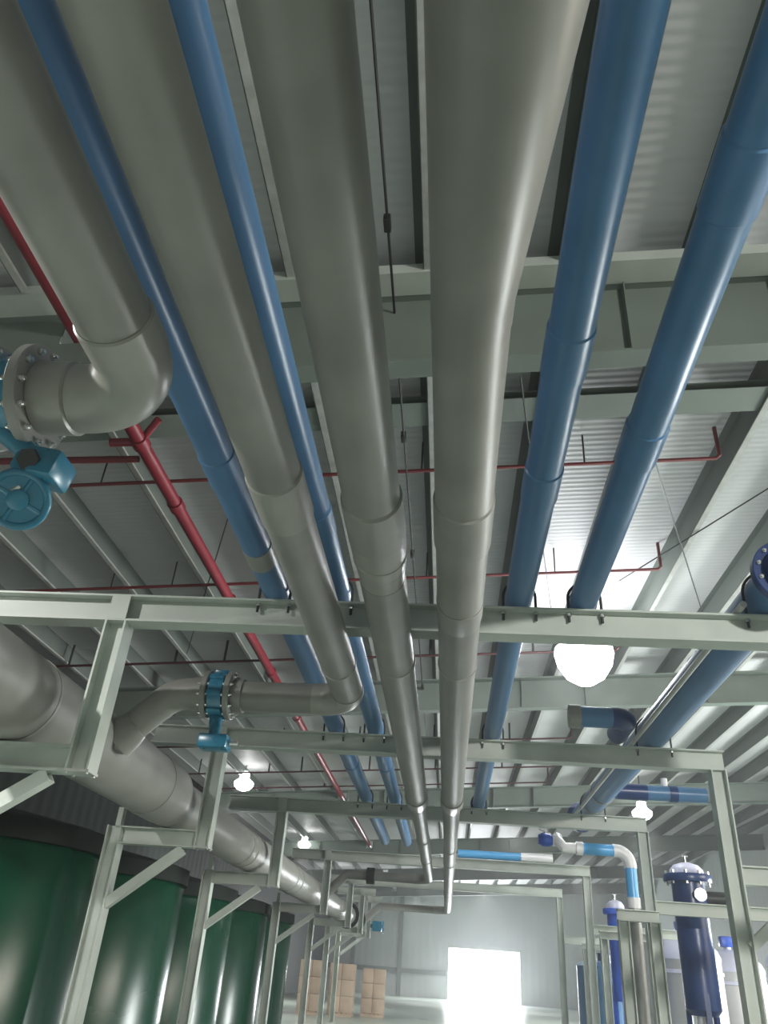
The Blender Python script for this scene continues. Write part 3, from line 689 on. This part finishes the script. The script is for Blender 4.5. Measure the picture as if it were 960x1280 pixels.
bm = nb(); lathe(bm, (5.0, 28, 0.75), [(0.25, 0), (0.25, 0.2), (0.3, 0.22), (0, 0.26)], 24); finish('manhole', bm, M['deep'], t)

# cartons against the far wall
for i, (x, y, w, h, lab) in enumerate(((-5.35, 36, 1.0, 1.75, 'brownish carton stack left of the far rack posts'), (-4.2, 36.6, 1.0, 1.7, 'tan carton stack seen between the far rack posts'), (-3.0, 38, 0.95, 1.6, 'rightmost tan carton stack, clear of the far rack posts'))):
    t = thing('carton_stack', lab, 'carton', (x, y, FL))
    bm = nb()
    for k in range(3): box(bm, (x, y-0.4+0.4*k, FL+0.045), (w, 0.12, 0.09))
    for k in range(5): box(bm, (x-w/2+w*(k+0.5)/5, y, FL+0.105), (w/5-0.04, 0.94, 0.03))
    finish('pallet', bm, M['tan'], t, smooth=False)
    for k in range(3):
        for j in range(2):
            bm = nb(); box(bm, (x-w/4+j*w/2, y, FL+0.12+h/3*(k+0.5)), (w/2-0.01, 0.9, h/3-0.008), bev=0.012); finish('carton', bm, M['tan'], t)

# ------------------------------------------------------------------ haze added for the glow round lamp and doorway
hz = bpy.data.materials.new('glow_haze'); hz.use_nodes = True
nt = hz.node_tree; nt.nodes.remove(nt.nodes['Principled BSDF'])
vs_ = nt.nodes.new('ShaderNodeVolumeScatter'); vs_.inputs['Density'].default_value = 0.0035; vs_.inputs['Anisotropy'].default_value = 0.6
vs_.inputs['Color'].default_value = (0.95, 0.97, 1, 1)
nt.links.new(vs_.outputs['Volume'], nt.nodes['Material Output'].inputs['Volume'])
bm = nb(); box(bm, ((XL+XR)/2, (YF+YB)/2, 3.3), (XR-XL+3, YB-YF+3, 11.5))
tag(finish('haze', bm, hz, smooth=False), 'thin haze added for the glow round lamp and doorway', 'haze', kind='stuff')

# ------------------------------------------------------------------ world and camera
w = bpy.data.worlds.new('world'); scene.world = w; w.use_nodes = True
bg = w.node_tree.nodes['Background']; bg.inputs['Color'].default_value = (0.92, 0.96, 1, 1); bg.inputs['Strength'].default_value = 6

f = 948.0
vh = Vector((76, 582, f)).normalized(); vz = Vector((120, -1560, f)); vz = (vz-vh*vz.dot(vh)).normalized(); vx = vh.cross(vz)
# rows of R: world axes expressed in image axes (x right, y down, z forward)
right = Vector((vx.x, vh.x, vz.x)); down = Vector((vx.y, vh.y, vz.y)); fwd = Vector((vx.z, vh.z, vz.z))
cam = bpy.data.cameras.new('camera'); co = bpy.data.objects.new('camera', cam); COL.objects.link(co)
mw = Matrix((right, -down, -fwd)).transposed().to_4x4(); mw.translation = (0, 0, EYE)
co.matrix_world = mw
cam.sensor_fit = 'VERTICAL'; cam.sensor_height = 24; cam.lens = 24*f/1280; cam.clip_start = 0.02; cam.clip_end = 300
scene.camera = co
vs = scene.view_settings
vs.view_transform = 'Standard'; vs.look = 'None'; vs.gamma = 1; vs.use_curve_mapping = False; vs.exposure = 0.15
scene.cycles.max_bounces = 8; scene.cycles.diffuse_bounces = 5
